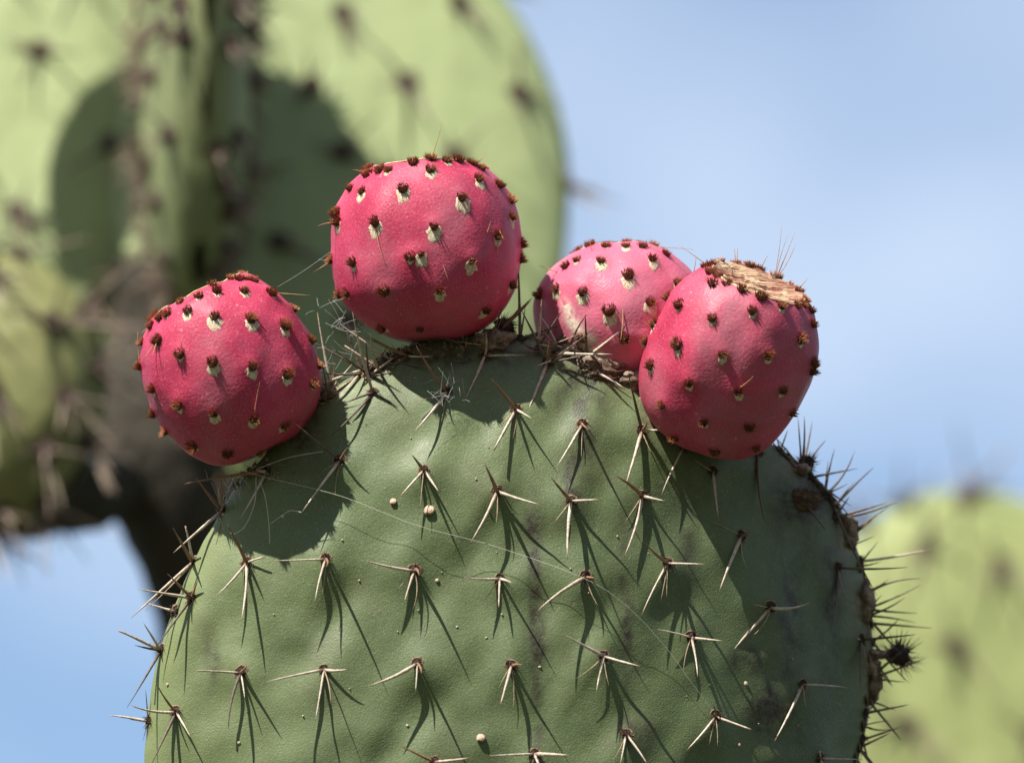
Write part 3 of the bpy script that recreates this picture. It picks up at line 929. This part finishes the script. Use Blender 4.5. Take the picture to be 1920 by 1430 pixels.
def fruit(label, center, R, H, axis, mat, tufts, cap_r, d, hairs=(), scars=(), pw=2.35, base_w=0.14, nolow=None, capdip=9, yscale=1.0):
    c = W(center[0], center[1], d)
    sc = (D - d * K) / D
    ax = Vector(axis).normalized()
    u = Vector((1, 0, 0))
    u = (u - ax * u.dot(ax)).normalized()
    w = ax.cross(u)          # towards +y-ish (away)
    R *= K * sc * 0.975
    H *= K * sc * 0.985
    NU, NV = 128, 84
    # height at which the body is cut off by the cap
    htop = (1 - cap_r ** pw) ** (1 / pw)
    hb = -(1 - base_w ** pw) ** (1 / pw)
    # tuft directions on the smooth body first
    def prof(h):
        return max(0.0, 1 - abs(h) ** pw) ** (1 / pw)
    sx = random.uniform(0, 50)
    V, base, scar = [], [], []
    bumps = []
    def build():
        V.clear(); base.clear(); scar.clear()
        for j in range(NV + 1):
            th = j / NV
            ang = math.acos(hb) + (math.acos(htop) - math.acos(hb)) * th
            h = cos(ang)
            for i in range(NU):
                a = 2 * pi * i / NU
                r = prof(h) * R
                dirv = u * cos(a) + w * sin(a)
                q = c + ax * (h * H) + dirv * r
                nv = (dirv * (r / R) + ax * h).normalized()
                ns = noise.noise(nv * 1.5 + Vector((sx, 0, 0))) * 7.5 + noise.noise(nv * 4.5 + Vector((0, sx, 0))) * 1.6
                ns += 1.5 * sin(a * 8 + 2.5 * noise.noise(nv * 2 + Vector((sx, 1, 0)))) * (1 - h * h)
                # irregular scalloped top edge
                if th > 0.94:
                    ns += (th - 0.94) / 0.06 * 2.5 * noise.noise(nv * 9 + Vector((sx, 3, 0)))
                for bp in bumps:
                    dd = (q - bp).length_squared / (17 * K) ** 2
                    if dd < 6:
                        ns += 3.4 * exp(-dd)
                V.append(q + nv * ns * K * sc)
                px, py = pix(q)
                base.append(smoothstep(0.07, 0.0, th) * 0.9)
                s = 0.0
                for (bx, by, rx, ry, rot) in scars:
                    X, Y = px - bx, py - by
                    X, Y = X * cos(rot) + Y * sin(rot), -X * sin(rot) + Y * cos(rot)
                    s = max(s, exp(-((X / rx) ** 2 + (Y / ry) ** 2)))
                scar.append(min(1, s * 1.5) if q.y < c.y else 0)
    F = []
    for j in range(NV):
        for i in range(NU):
            a, b = j * NU + i, j * NU + (i + 1) % NU
            F.append((a, b, b + NU, a + NU))
    F.append(tuple(range(NU))[::-1])
    build()
    bv = BVHTree.FromPolygons(V, F)
    for tp in tufts:
        q, _ = cast(tp[0], tp[1], bv, center[0], center[1])
        if q is not None:
            bumps.append(q.copy())
    build()
    bv = BVHTree.FromPolygons(V, F)
    origin = c - ax * H
    fr = thing('prickly_pear_fruit', origin, label, 'cactus fruit', 'ripe fruits along the top of the pad')
    put('skin', V, F, mat, fr, origin, {'base': base, 'scar': scar})
    # dried cap: shallow dish with folds
    CV, CF = [], []
    ring = V[NV * NU:(NV + 1) * NU]
    NC = 26
    hc = sum(ring, Vector()) / NU
    for j in range(NC + 1):
        t = j / NC
        for i in range(NU):
            q = ring[i].lerp(hc, t * 0.995)
            z = -capdip * (1 - (1 - t) ** 2) * K + 1.5 * K
            z += (2.6 * sin((q - hc).dot(w) / K * 0.30 + 3.5 * noise.noise(q / K * 0.02)) + 4.0 * noise.noise(q / K * 0.035) + 2.5 * noise.noise(q / K * 0.11)) * K * min(1, t * 4)
            CV.append(q + ax * z)
    for j in range(NC):
        for i in range(NU):
            a, b = j * NU + i, j * NU + (i + 1) % NU
            CF.append((a, b, b + NU, a + NU))
    CF.append(tuple(range(NC * NU, NC * NU + NU)))
    cp = put('dried_cap', CV, CF, CAP, fr, hc)
    # pale papery rim
    RV, RF = [], []
    SEG = 8
    for i in range(NU):
        tn = (ring[(i + 1) % NU] - ring[i - 1]).normalized()
        out = (ring[i] - hc).normalized()
        up2 = tn.cross(out).normalized()
        if up2.dot(ax) < 0:
            up2 = -up2
        q = ring[i] + out * (0.6 + 2.2 * noise.noise(Vector((i * 0.22, sx, 0)))) * K - ax * max(0, 4 * noise.noise(Vector((i * 0.17, 0, sx)))) * K
        rr = (1.7 + 1.2 * noise.noise(Vector((i * 0.4, sx, 7)))) * K
        for s in range(SEG):
            a = 2 * pi * s / SEG
            RV.append(q + (out * cos(a) + up2 * sin(a) * 0.8) * rr)
    for i in range(NU):
        for s in range(SEG):
            a, b = i * SEG + s, i * SEG + (s + 1) % SEG
            a2, b2 = ((i + 1) % NU) * SEG + s, ((i + 1) % NU) * SEG + (s + 1) % SEG
            RF.append((a, b, b2, a2))
    put('rim', RV, RF, RIM, cp, hc)
    # a row of tufts all round the cap
    for i in range(0, NU, 8):
        k = (i + random.randrange(4)) % NU
        q = ring[k]
        out = (q - hc).normalized()
        if any((q - b).length < 15 * K for b in bumps):
            continue
        dr = (ax + out * 0.7 + Vector((0, 0, 0.2))).normalized()
        uu, vv, ww = frame(dr)
        M = M0 @ (Matrix.Translation(q + out * 2 * K - ax * 3 * K) @ Matrix((uu, vv, ww)).transposed().to_4x4() @ Matrix.Scale(random.uniform(0.75, 1.1), 4))
        reg(bpy.data.objects.new('glochid_tuft', random.choice(TUFTS)), fr, M)
    # areole tufts with their corky scars
    for ti, tp in enumerate(tufts):
        x, y = tp[:2]
        q, nrm = cast(x, y + 5, bv, center[0], center[1])
        if q is None:
            continue
        dr = (nrm * 1.0 + Vector((0, 0, 0.55)) + ax * 0.15).normalized()
        uu, vv, ww = frame(dr)
        R3 = Matrix((uu, vv, ww)).transposed()
        M = M0 @ (Matrix.Translation(q - nrm * 1.0 * K) @ R3.to_4x4() @ Matrix.Rotation(random.uniform(0, 6.28), 4, 'Z') @ Matrix.Scale(random.uniform(0.9, 1.2) * (tp[3] if len(tp) > 3 else 1), 4))
        tf = reg(bpy.data.objects.new('glochid_tuft', random.choice(TUFTS)), fr, M)
        size = tp[2] if len(tp) > 2 else 0.55
        if size > 0:
            # pale patch under the tuft, laid on the skin
            dn = (Vector((0.08, 0, -1)) - nrm * Vector((0.08, 0, -1)).dot(nrm)).normalized()
            sd = dn.cross(nrm).normalized()
            SV, SF = [], []
            SN = 18
            ctr = q + dn * 8 * K * size * 1.3
            for ringi, (rf, lift) in enumerate(((1.06, -0.8), (1.0, 0.35), (0.6, 0.5), (0.0, 0.5))):
                for s in range(SN if rf else 1):
                    a = 2 * pi * s / SN
                    jr = 1 + 0.45 * noise.noise(Vector((s * 0.9, ti * 3.1, sx)))
                    ex = sin(a) * 12.5 * size * jr * rf
                    ey = (cos(a) * (17.5 if cos(a) > 0 else 12)) * size * jr * rf
                    pnt = ctr + (sd * ex + dn * ey) * K * 1.15
                    nr, nn, _, _ = bv.find_nearest(pnt)
                    SV.append(nr + nn * lift * K * 0.8)
            for ri in range(2):
                for s in range(SN):
                    a, b = ri * SN + s, ri * SN + (s + 1) % SN
                    SF.append((a, b, b + SN, a + SN))
            for s in range(SN):
                SF.append((2 * SN + s, 2 * SN + (s + 1) % SN, 3 * SN))
            put('corky_scar', SV, SF, SCAR, tf, ctr)
    for hx, hy, tx, ty, fw in hairs:
        q, nrm = cast(hx, hy, bv, center[0], center[1])
        if q is None:
            continue
        tip = W(tx, ty, -q.y / K + fw)
        HV, HF, HT = spine_mesh(q - nrm * K, tip, 'h')
        put('hair_spine', HV, HF, SP_H, fr, q, {'t': HT})
    return fr, bv


S, Lg, N0 = 0.55, 0.95, 0.0
F1T = [(402, 588, 0.95), (471, 592, 0.9), (534, 605, 0.8), (582, 633, .4), (553, 572, 0.3), (509, 545, .4), (458, 540, .6), (476, 522, 0), (448, 519, 0), (462, 518, 0),
       (407, 541, .5), (373, 550, .4), (352, 577, .7), (314, 583, .4), (300, 590, 0), (283, 606, .3), (266, 636, .2), (295, 633, .4), (337, 659, .5), (399, 674, .9),
       (473, 683, .8), (539, 696, .7), (587, 715, .4), (598, 680, 0), (260, 681, .2), (285, 724, .5), (333, 755, .6), (401, 771, .75), (477, 781, .7),
       (534, 793, .6), (281, 774, .2), (305, 807, .2), (361, 831, .5), (427, 844, .5), (487, 843, .4)]
F1, B1 = fruit('round crimson fruit at the far left, its flat cap tilted up to the left', (432, 693), 166, 174, (-0.42, 0.06, 0.90), FR1, F1T, 0.56,
               mid(505, 850) + 18,
               hairs=[(352, 580, 339, 648, 25), (295, 636, 270, 672, 15), (295, 636, 285, 668, 25), (297, 640, 322, 680, 25), (305, 628, 346, 676, 20), (458, 545, 449, 575, 18),
                      (509, 548, 584, 554, 10), (305, 762, 344, 814, 8), (262, 690, 258, 622, 5), (283, 606, 265, 625, 5), (373, 552, 336, 560, 5), (340, 560, 400, 535, 8), (477, 778, 487, 716, 20)])
F2T = [(689, 322, 0), (657, 348, 0), (728, 314, .5), (712, 314, 0), (775, 299, 0), (807, 292, 0), (837, 297, .5), (860, 293, 0), (885, 300, 0), (901, 311, .3), (935, 342, 0), (958, 371, .3),
       (678, 354, .8), (756, 349, .9), (807, 313, .7), (897, 330, .8), (866, 365, 1.05), (960, 401, .8), (703, 412, 1.0), (814, 420, 1.0), (632, 410, .8), (934, 437, .7),
       (768, 477, .45), (789, 472, .85, .7), (885, 484, .9), (661, 488, .6), (615, 483, 0), (985, 452, 0), (985, 481, 0), (721, 541, .4), (825, 541, .8), (649, 546, .4), (631, 549, 0),
       (960, 529, .7), (912, 577, .8), (715, 611, .6), (787, 611, .3), (630, 395, 0)]
F2, B2 = fruit('largest crimson fruit, standing upright at the very top of the pad', (801, 465), 181, 179, (-0.03, 0.10, 1.0), FR1, F2T, 0.62, mid(800, 650) - 10,
               hairs=[(809, 290, 830, 227, 5), (632, 418, 596, 424, 15), (615, 490, 588, 510, 10), (689, 322, 660, 318, 0), (897, 300, 912, 288, 5), (772, 300, 764, 288, 0),
                      (866, 368, 880, 394, 12), (936, 430, 945, 450, 10), (936, 445, 932, 482, 8), (650, 548, 648, 470, 4), (703, 420, 724, 500, 14), (816, 430, 842, 528, 10), (665, 570, 705, 540, 5), (914, 437, 920, 414, 6)])
F3T = [(1137, 457, .3), (1174, 457, .6), (1204, 457, .3), (1249, 472, .2), (1082, 483, .4), (1061, 494, .2), (1127, 484, .8), (1223, 480, .8), (1178, 510, 1.0), (1042, 537, .8),
       (1011, 547, .3), (1092, 542, .9), (1142, 578, 1.0), (1219, 561, .95), (1270, 525, .6), (1295, 522, .5), (1171, 631, .4), (1090, 629, .7), (1208, 634, .5)]
F3, B3 = fruit('pale pink fruit partly hidden behind the rim and the rightmost fruit', (1163, 600), 165, 146, (0.0, 0.22, 1.0), FR3, F3T, 0.50, mid(1160, 690) - 105,
               hairs=[(1061, 494, 1043, 485, 0), (1045, 510, 1010, 498, 0), (1110, 470, 1105, 445, 0), (1204, 462, 1300, 468, 5), (1127, 490, 1127, 524, 10), (1222, 484, 1230, 520, 10), (1174, 460, 1168, 485, 8),
                      (1168, 570, 1163, 640, 20)],
               scars=[(1066, 580, 7, 16, -0.4), (1076, 610, 10, 22, -0.6), (1094, 634, 20, 11, 0.5), (1145, 598, 6, 12, 0.0), (1105, 662, 26, 8, 0.2)])
F4T = [(1323, 494, 0), (1344, 489, 0), (1334, 492, 0), (1380, 485, 0), (1404, 491, 0), (1416, 493, 0), (1428, 497, 0), (1457, 512, 0, 1.2), (1499, 539, 0), (1520, 577, .2), (1495, 560, .2), (1484, 556, 0), (1465, 568, .5),
       (1436, 547, .3, .8), (1386, 533, .5), (1333, 505, .3), (1336, 526, .3), (1272, 566, .5), (1335, 592, .5), (1410, 578, .5), (1525, 603, 0), (1502, 632, .5), (1441, 661, .55),
       (1354, 660, .6), (1270, 642, .7), (1227, 603, .6), (1251, 553, .2), (1526, 674, .2), (1524, 690, .2), (1291, 714, .5), (1385, 730, .6), (1468, 727, .5), (1486, 769, .4),
       (1405, 796, .4), (1319, 787, .45), (1240, 755, .3), (1219, 679, .6), (1207, 634, 0), (1264, 816, .3), (1340, 841, .3), (1417, 835, .3)]
F4, B4 = fruit('crimson fruit at the right with its dry fibrous tan cap showing', (1367, 676), 160, 188, (0.34, -0.27, 0.90), FR1, F4T, 0.58, mid(1365, 820) + 140,
               hairs=[(1459, 508, 1466, 421, 5), (1461, 508, 1478, 440, 5), (1463, 509, 1490, 437, 8), (1463, 510, 1493, 455, 5), (1322, 494, 1273, 460, 5), (1300, 510, 1305, 478, 0), (1336, 530, 1335, 585, 18),
                      (1330, 520, 1313, 515, 5), (1380, 485, 1377, 465, 0), (1381, 486, 1383, 463, 0), (1428, 500, 1440, 478, 5), (1498, 540, 1514, 522, 5), (1385, 728, 1412, 706, 18)], capdip=15)

# ------------------------------------------------------------------ small things on the pad
def snail(px, py, r, label):
    p, nrm = cast(px, py, PBVH)
    lst = []
    u, v, w = frame((nrm + Vector((0.1, 0, 0.3))).normalized())
    pts, rad = [], []
    n = 34
    for i in range(n):
        t = i / (n - 1)
        a = t * 2 * pi * 2.4
        rr = r * (0.08 + 0.52 * t)
        pts.append(p + w * (r * (0.75 - 0.55 * t)) * K + (u * cos(a) + v * sin(a)) * rr * K)
        rad.append(r * (0.16 + 0.34 * t) * K)
    V, F, T = tube(pts, rad, 8)
    o = put('snail_shell', V, F, SHELL, None, p)
    tag(o, label, 'snail shell', 'tiny shells stuck to the pad')
snail(806, 958, 11, 'larger of two tan snail shells side by side on the pad')
snail(738, 941, 7, 'smaller round tan shell left of the larger snail shell')
snail(902, 1384, 9, 'tan shell low on the pad, near the bottom edge')

lst = []
for i in range(60):
    x, y = random.uniform(330, 1560), random.uniform(700, 1425)
    p, nrm = cast(x, y, PBVH)
    if p is None:
        continue
    r = random.choice((1.0, 1.2, 1.5, 1.8, 2.4)) * K
    u, v, w = frame(nrm)
    c = p + nrm * r * 0.6
    V = [c + u * r, c + v * r, c - u * r, c - v * r, c + w * r, c - w * r]
    lst.append((V, [(0, 1, 4), (1, 2, 4), (2, 3, 4), (3, 0, 4), (1, 0, 5), (2, 1, 5), (3, 2, 5), (0, 3, 5)], [0] * 6))
for x, y, r in ((820, 1088, 5), (1398, 1281, 5), (1385, 1396, 4.5), (764, 1360, 4), (530, 968, 4.5), (857, 1175, 3), (912, 1195, 3), (1012, 1250, 3.5), (315, 1283, 4), (448, 1392, 4), (1330, 1283, 3), (1128, 690, 3)):
    p, nrm = cast(x, y, PBVH)
    V, F, T = [], [], []
    for i in range(5):
        th = pi * (i + .5) / 5
        for s in range(8):
            a = 2 * pi * s / 8
            V.append(p + nrm * r * 0.2 * K + Vector((sin(th) * cos(a), 0.6 * sin(th) * sin(a), cos(th))) * r * 0.8 * K * (1 + 0.5 * noise.noise(Vector((a, th * 2, x)))))
    for i in range(4):
        for s in range(8):
            a, b = i * 8 + s, i * 8 + (s + 1) % 8
            F.append((a, a + 8, b + 8, b))
    lst.append((V, F, [0] * len(V)))
V, F, T = merge(lst)
tag(put('grit_grains', V, F, GRIT), 'scattered pale grains of grit on the pad face', 'grit', kind='stuff')


def thread(name, chains, rad, mat, label, cat, kind=None):
    lst = []
    for ch in chains:
        pts = []
        for c in ch:
            if len(c) == 3:
                pts.append(W(*c))
        pts = [Vector(p) for p in catmull([tuple(p) for p in pts], 6, False)]
        lst.append(tube(pts, [rad * K] * len(pts), 4))
    V, F, T = merge(lst)
    o = put(name, V, F, mat)
    tag(o, label, cat, kind=kind)
    return o


def onpad(x, y, lift):
    p, _ = cast(x, y, PBVH, 955, 1200)
    return (x, y, -p.y / K + lift)


thread('spider_thread', [[onpad(458, 882, 40), onpad(500, 895, 42), onpad(640, 930, 36), onpad(780, 984, 30), onpad(932, 1025, 30), onpad(1098, 1085, 26), onpad(1180, 1140, 24), onpad(1250, 1215, 22), onpad(1290, 1270, 18), onpad(1335, 1330, 10)]],
       0.5, SILK, 'long silk thread slanting across the pad from the left fruit to the lower right', 'silk thread')
thread('dry_fibre', [[onpad(480, 893, 30), onpad(478, 940, 34), onpad(460, 985, 30), onpad(440, 1000, 24), onpad(432, 998, 20)],
                     [onpad(487, 900, 20), onpad(498, 935, 22), onpad(504, 980, 18), onpad(506, 1020, 8)],
                     [onpad(480, 880, 40), onpad(540, 858, 40), onpad(606, 846, 34)],
                     [onpad(565, 960, 50), onpad(545, 957, 40), onpad(530, 965, 30), onpad(507, 982, 15)]],
       0.8, SILK, 'loose curled plant fibres hanging below the leftmost fruit', 'fibres', 'stuff')
rc = random.Random(5)
ch = []
z0 = mid(640, 700)
for i in range(46):
    a = (rc.gauss(632, 28), rc.gauss(630, 46), z0 + rc.uniform(-40, 50))
    an = rc.uniform(0, 6.28)
    L = rc.uniform(15, 60)
    b = (a[0] + cos(an) * L, a[1] + sin(an) * L, a[2] + rc.uniform(-20, 20))
    mdl = ((a[0] + b[0]) / 2 + rc.uniform(-4, 4), (a[1] + b[1]) / 2 + rc.uniform(-4, 4), (a[2] + b[2]) / 2)
    ch.append([a, mdl, b])
ch.append([(520, 538, z0 + 70), (566, 510, z0 + 50), (620, 472, z0 + 40)])
for i in range(26):
    a = (rc.gauss(430, 16), rc.gauss(905, 28), mid(430, 905) + rc.uniform(10, 60))
    an = rc.gauss(1.5, 0.5)
    L = rc.uniform(20, 70)
    b = (a[0] + cos(an) * L, a[1] + sin(an) * L, a[2] + rc.uniform(-20, 20))
    ch.append([a, ((a[0] + b[0]) / 2 + 2, (a[1] + b[1]) / 2, a[2]), b])
for i in range(22):
    q = onpad(rc.gauss(842, 16), rc.gauss(740, 16), rc.uniform(12, 50))
    an = rc.uniform(0, 6.28)
    L = rc.uniform(12, 50)
    ch.append([q, (q[0] + cos(an) * L * .5, q[1] + sin(an) * L * .5 - 2, q[2] + rc.uniform(-8, 8)), (q[0] + cos(an) * L, q[1] + sin(an) * L, q[2] + rc.uniform(-14, 14))])
thread('cobweb', ch, 0.38, FSILK, 'faint torn cobweb strands between the left fruits and the spines', 'cobweb', 'stuff')

# ------------------------------------------------------------------ background cacti, out of focus
def bg_pad(plant, name, px, py, d, hw, hh, th, yaw, tilt, roll, mat, seed, step=150, jitter=22, egg=0.18, dark=False, spl=(90, 170), cluster=5, rimstep=9, rimjit=0.0):
    """hw, hh, th in photo pixels at that depth; yaw turns about the vertical, tilt leans the top away"""
    rnd = random.Random(seed)
    sc = (D - d * K) / D * K
    c = W(px, py, d)
    Rm = Matrix.Rotation(roll, 3, 'Y') @ Matrix.Rotation(yaw, 3, 'Z') @ Matrix.Rotation(-tilt, 3, 'X')
    NAa, NRr = 72, 26
    V = []
    def surf(x, z, side):
        r = sqrt(x * x + z * z)
        b = 5 * noise.noise(Vector((x * 3.1, z * 3.1, seed))) + 3 * noise.noise(Vector((x * 7, z * 7, seed + 4)))
        e = max(0.0, 1 - r ** 3) ** 0.5
        return (e * th * side + b * e * side)
    def pos(x, z, side):
        wx = hw * (1 + egg * z) * x
        return c + Rm @ (Vector((wx, -surf(x, z, side), hh * z)) * sc)
    for side in (1, -1):
        for r in range(NRr + 1):
            s = 1 - (1 - r / NRr) ** 1.6
            for k in range(NAa):
                a = 2 * pi * k / NAa
                wob = 1 + 0.025 * noise.noise(Vector((cos(a) * 2, sin(a) * 2, seed)))
                V.append(pos(s * cos(a) * wob, s * sin(a) * wob, side))
    F = []
    n1 = (NRr + 1) * NAa
    for side in (0, 1):
        for r in range(NRr):
            for k in range(NAa):
                a, b = side * n1 + r * NAa + k, side * n1 + r * NAa + (k + 1) % NAa
                q = (a, a + NAa, b + NAa, b)
                F.append(q[::-1] if side == 0 else q)
    p = put('pad', V, F, mat, plant, c)
    spots = []
    row = 0
    z = -0.94
    while z < 0.97:
        x = -0.94 + (row % 2) * step / hw / 2
        while x < 0.97:
            xx, zz = x + rnd.gauss(0, jitter / hw), z + rnd.gauss(0, jitter / hh)
            if xx * xx + zz * zz < 0.9:
                spots.append((xx, zz, 1))
                if dark:
                    spots.append((xx, zz, -1))
            x += step / hw
        z += step * 0.8 / hh
        row += 1
    for k in range(0, 72, rimstep):
        a = 2 * pi * (k + rnd.uniform(0, 3)) / 72
        rj = 0.985 - rnd.random() * rimjit
        spots.append((cos(a) * rj, sin(a) * rj, rnd.choice((1, -1)) if rimjit else 1))
    for (x, zz, side) in spots:
        q = pos(x, zz, side)
        e = 0.02
        t1 = pos(x + e, zz, side) - pos(x - e, zz, side)
        t2 = pos(x, zz + e, side) - pos(x, zz - e, side)
        if x * x + zz * zz > 0.93:
            nr = (q - c).normalized()
        else:
            nr = t1.cross(t2).normalized() * side
        lst = [dome(q, nr, 19 * sc, 12 * sc, seg=8)]
        lst[0] = (lst[0][0], lst[0][1], [0.15] * len(lst[0][2]))
        for i in range(14):
            uu, vv, ww = frame(nr)
            a = rnd.uniform(0, 6.28)
            lst.append(bristle(q, (ww + (uu * cos(a) + vv * sin(a)) * rnd.uniform(.3, 1.2)), rnd.uniform(24, 40) * sc, 3.0 * sc))
        for i in range(cluster):
            uu, vv, ww = frame(nr)
            a = rnd.uniform(0, 6.28)
            dr = (ww * rnd.uniform(0.25, 1.0) + (uu * cos(a) + vv * sin(a)) * rnd.uniform(0.3, 1.0) + Vector((0, 0, -0.35))).normalized()
            L = rnd.uniform(*spl) * sc
            pts = [q + dr * L * t for t in (0, .3, .6, 1)]
            v_, f_, t_ = tube(pts, [4.2 * sc, 3.6 * sc, 2.8 * sc, 0.6 * sc], 5)
            lst.append((v_, f_, [0.3 + 0.6 * tt * (1 if i % 2 else .2) for tt in t_]))
        Vv, Ff, Tt = merge(lst)
        put('spine_cluster', Vv, Ff, BGSP, p, q, {'t': Tt}, smooth=False)
    return p, pos


m = Mat('background_spine')
m.color(m.ramp(m.attr('t'), [(0.0, (0.05, 0.03, 0.022)), (0.35, (0.11, 0.075, 0.055)), (0.9, (0.46, 0.36, 0.27))])).set(Roughness=0.75)
BGSP = m.m

base = to_local((W(330, 700, -2900).x, (M0 @ W(330, 700, -2900)).y, 0))
left = thing('prickly_pear_cactus', base, 'blurred tall cactus with broad pale green pads behind the fruits at upper left', 'cactus', 'cacti in the background')
# broad sunlit pad behind the top fruit
bg_pad(left, 'pad', 640, 380, -3000, 430, 640, 75, radians(6), radians(24), 0, BPAD, 11, step=205, spl=(70, 150), egg=0.05, cluster=4)
# pad at the left border
bg_pad(left, 'pad', 25, 250, -3100, 285, 740, 70, radians(-6), radians(20), 0, BPAD, 12, step=205, egg=0.02, cluster=4, spl=(70, 150))
# pad seen edge on
bg_pad(left, 'pad', 368, 90, -2600, 330, 500, 100, radians(96), radians(0), radians(1), BPAD_C, 13, step=120, dark=True, spl=(35, 85), cluster=4, rimstep=2, egg=0.1, rimjit=0.09)
# yellowish pad low at the left
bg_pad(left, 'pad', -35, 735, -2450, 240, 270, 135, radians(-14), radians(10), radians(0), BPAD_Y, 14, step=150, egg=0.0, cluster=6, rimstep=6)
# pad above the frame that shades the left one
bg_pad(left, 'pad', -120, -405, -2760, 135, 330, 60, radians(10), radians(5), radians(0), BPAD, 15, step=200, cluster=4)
# woody stem
pts = [W(320, 500, -2900), W(310, 660, -2880), W(310, 860, -2800), W(352, 1080, -2780), W(385, 1300, -2780), W(430, 1800, -2780)]
pts.append(to_local((W(430, 1800, -2780).x, (M0 @ W(430, 1800, -2780)).y, 0.0)))
pts = [Vector(p) for p in catmull([tuple(p) for p in pts], 8, False)]
rs = []
for i, p in enumerate(pts):
    x, y = pix(p)
    r = (110 + 35 * smoothstep(600, 800, y)) if y < 800 else 140 - 65 * smoothstep(840, 1150, y) + 60 * smoothstep(1300, 2600, y)
    rs.append(r * K * 1.15)
v, f, t = tube(pts, rs, 18, jit=0.05)
put('stem', v, f, BARK, left)
pts = [Vector(p) for p in catmull([tuple(q) for q in (W(-90, 945, -2550), W(60, 945, -2570), W(180, 925, -2650), W(290, 890, -2780))], 8, False)]
v, f, t = tube(pts, [66 * K * 1.15 + 5 * K * sin(i) for i in range(len(pts))], 14, jit=0.05)
put('branch', v, f, BARK, left)

b2 = to_local((W(1830, 1400, -4600).x, (M0 @ W(1830, 1400, -4600)).y, 0))
right = thing('prickly_pear_cactus', b2, 'blurred yellow-green cactus pad at the lower right behind the spiny rim', 'cactus', 'cacti in the background')
bg_pad(right, 'pad', 1830, 1322, -4600, 370, 430, 70, radians(5), radians(22), radians(4), BPAD_F, 21, step=205, egg=0.0, spl=(80, 150), cluster=4, rimstep=4)
pts = [W(1830, 1690, -4600).lerp(b2, i / 14) for i in range(15)]
v, f, t = tube(pts, [70 * K * 1.3] * len(pts), 14, jit=0.06)
put('stem', v, f, BARK, right)
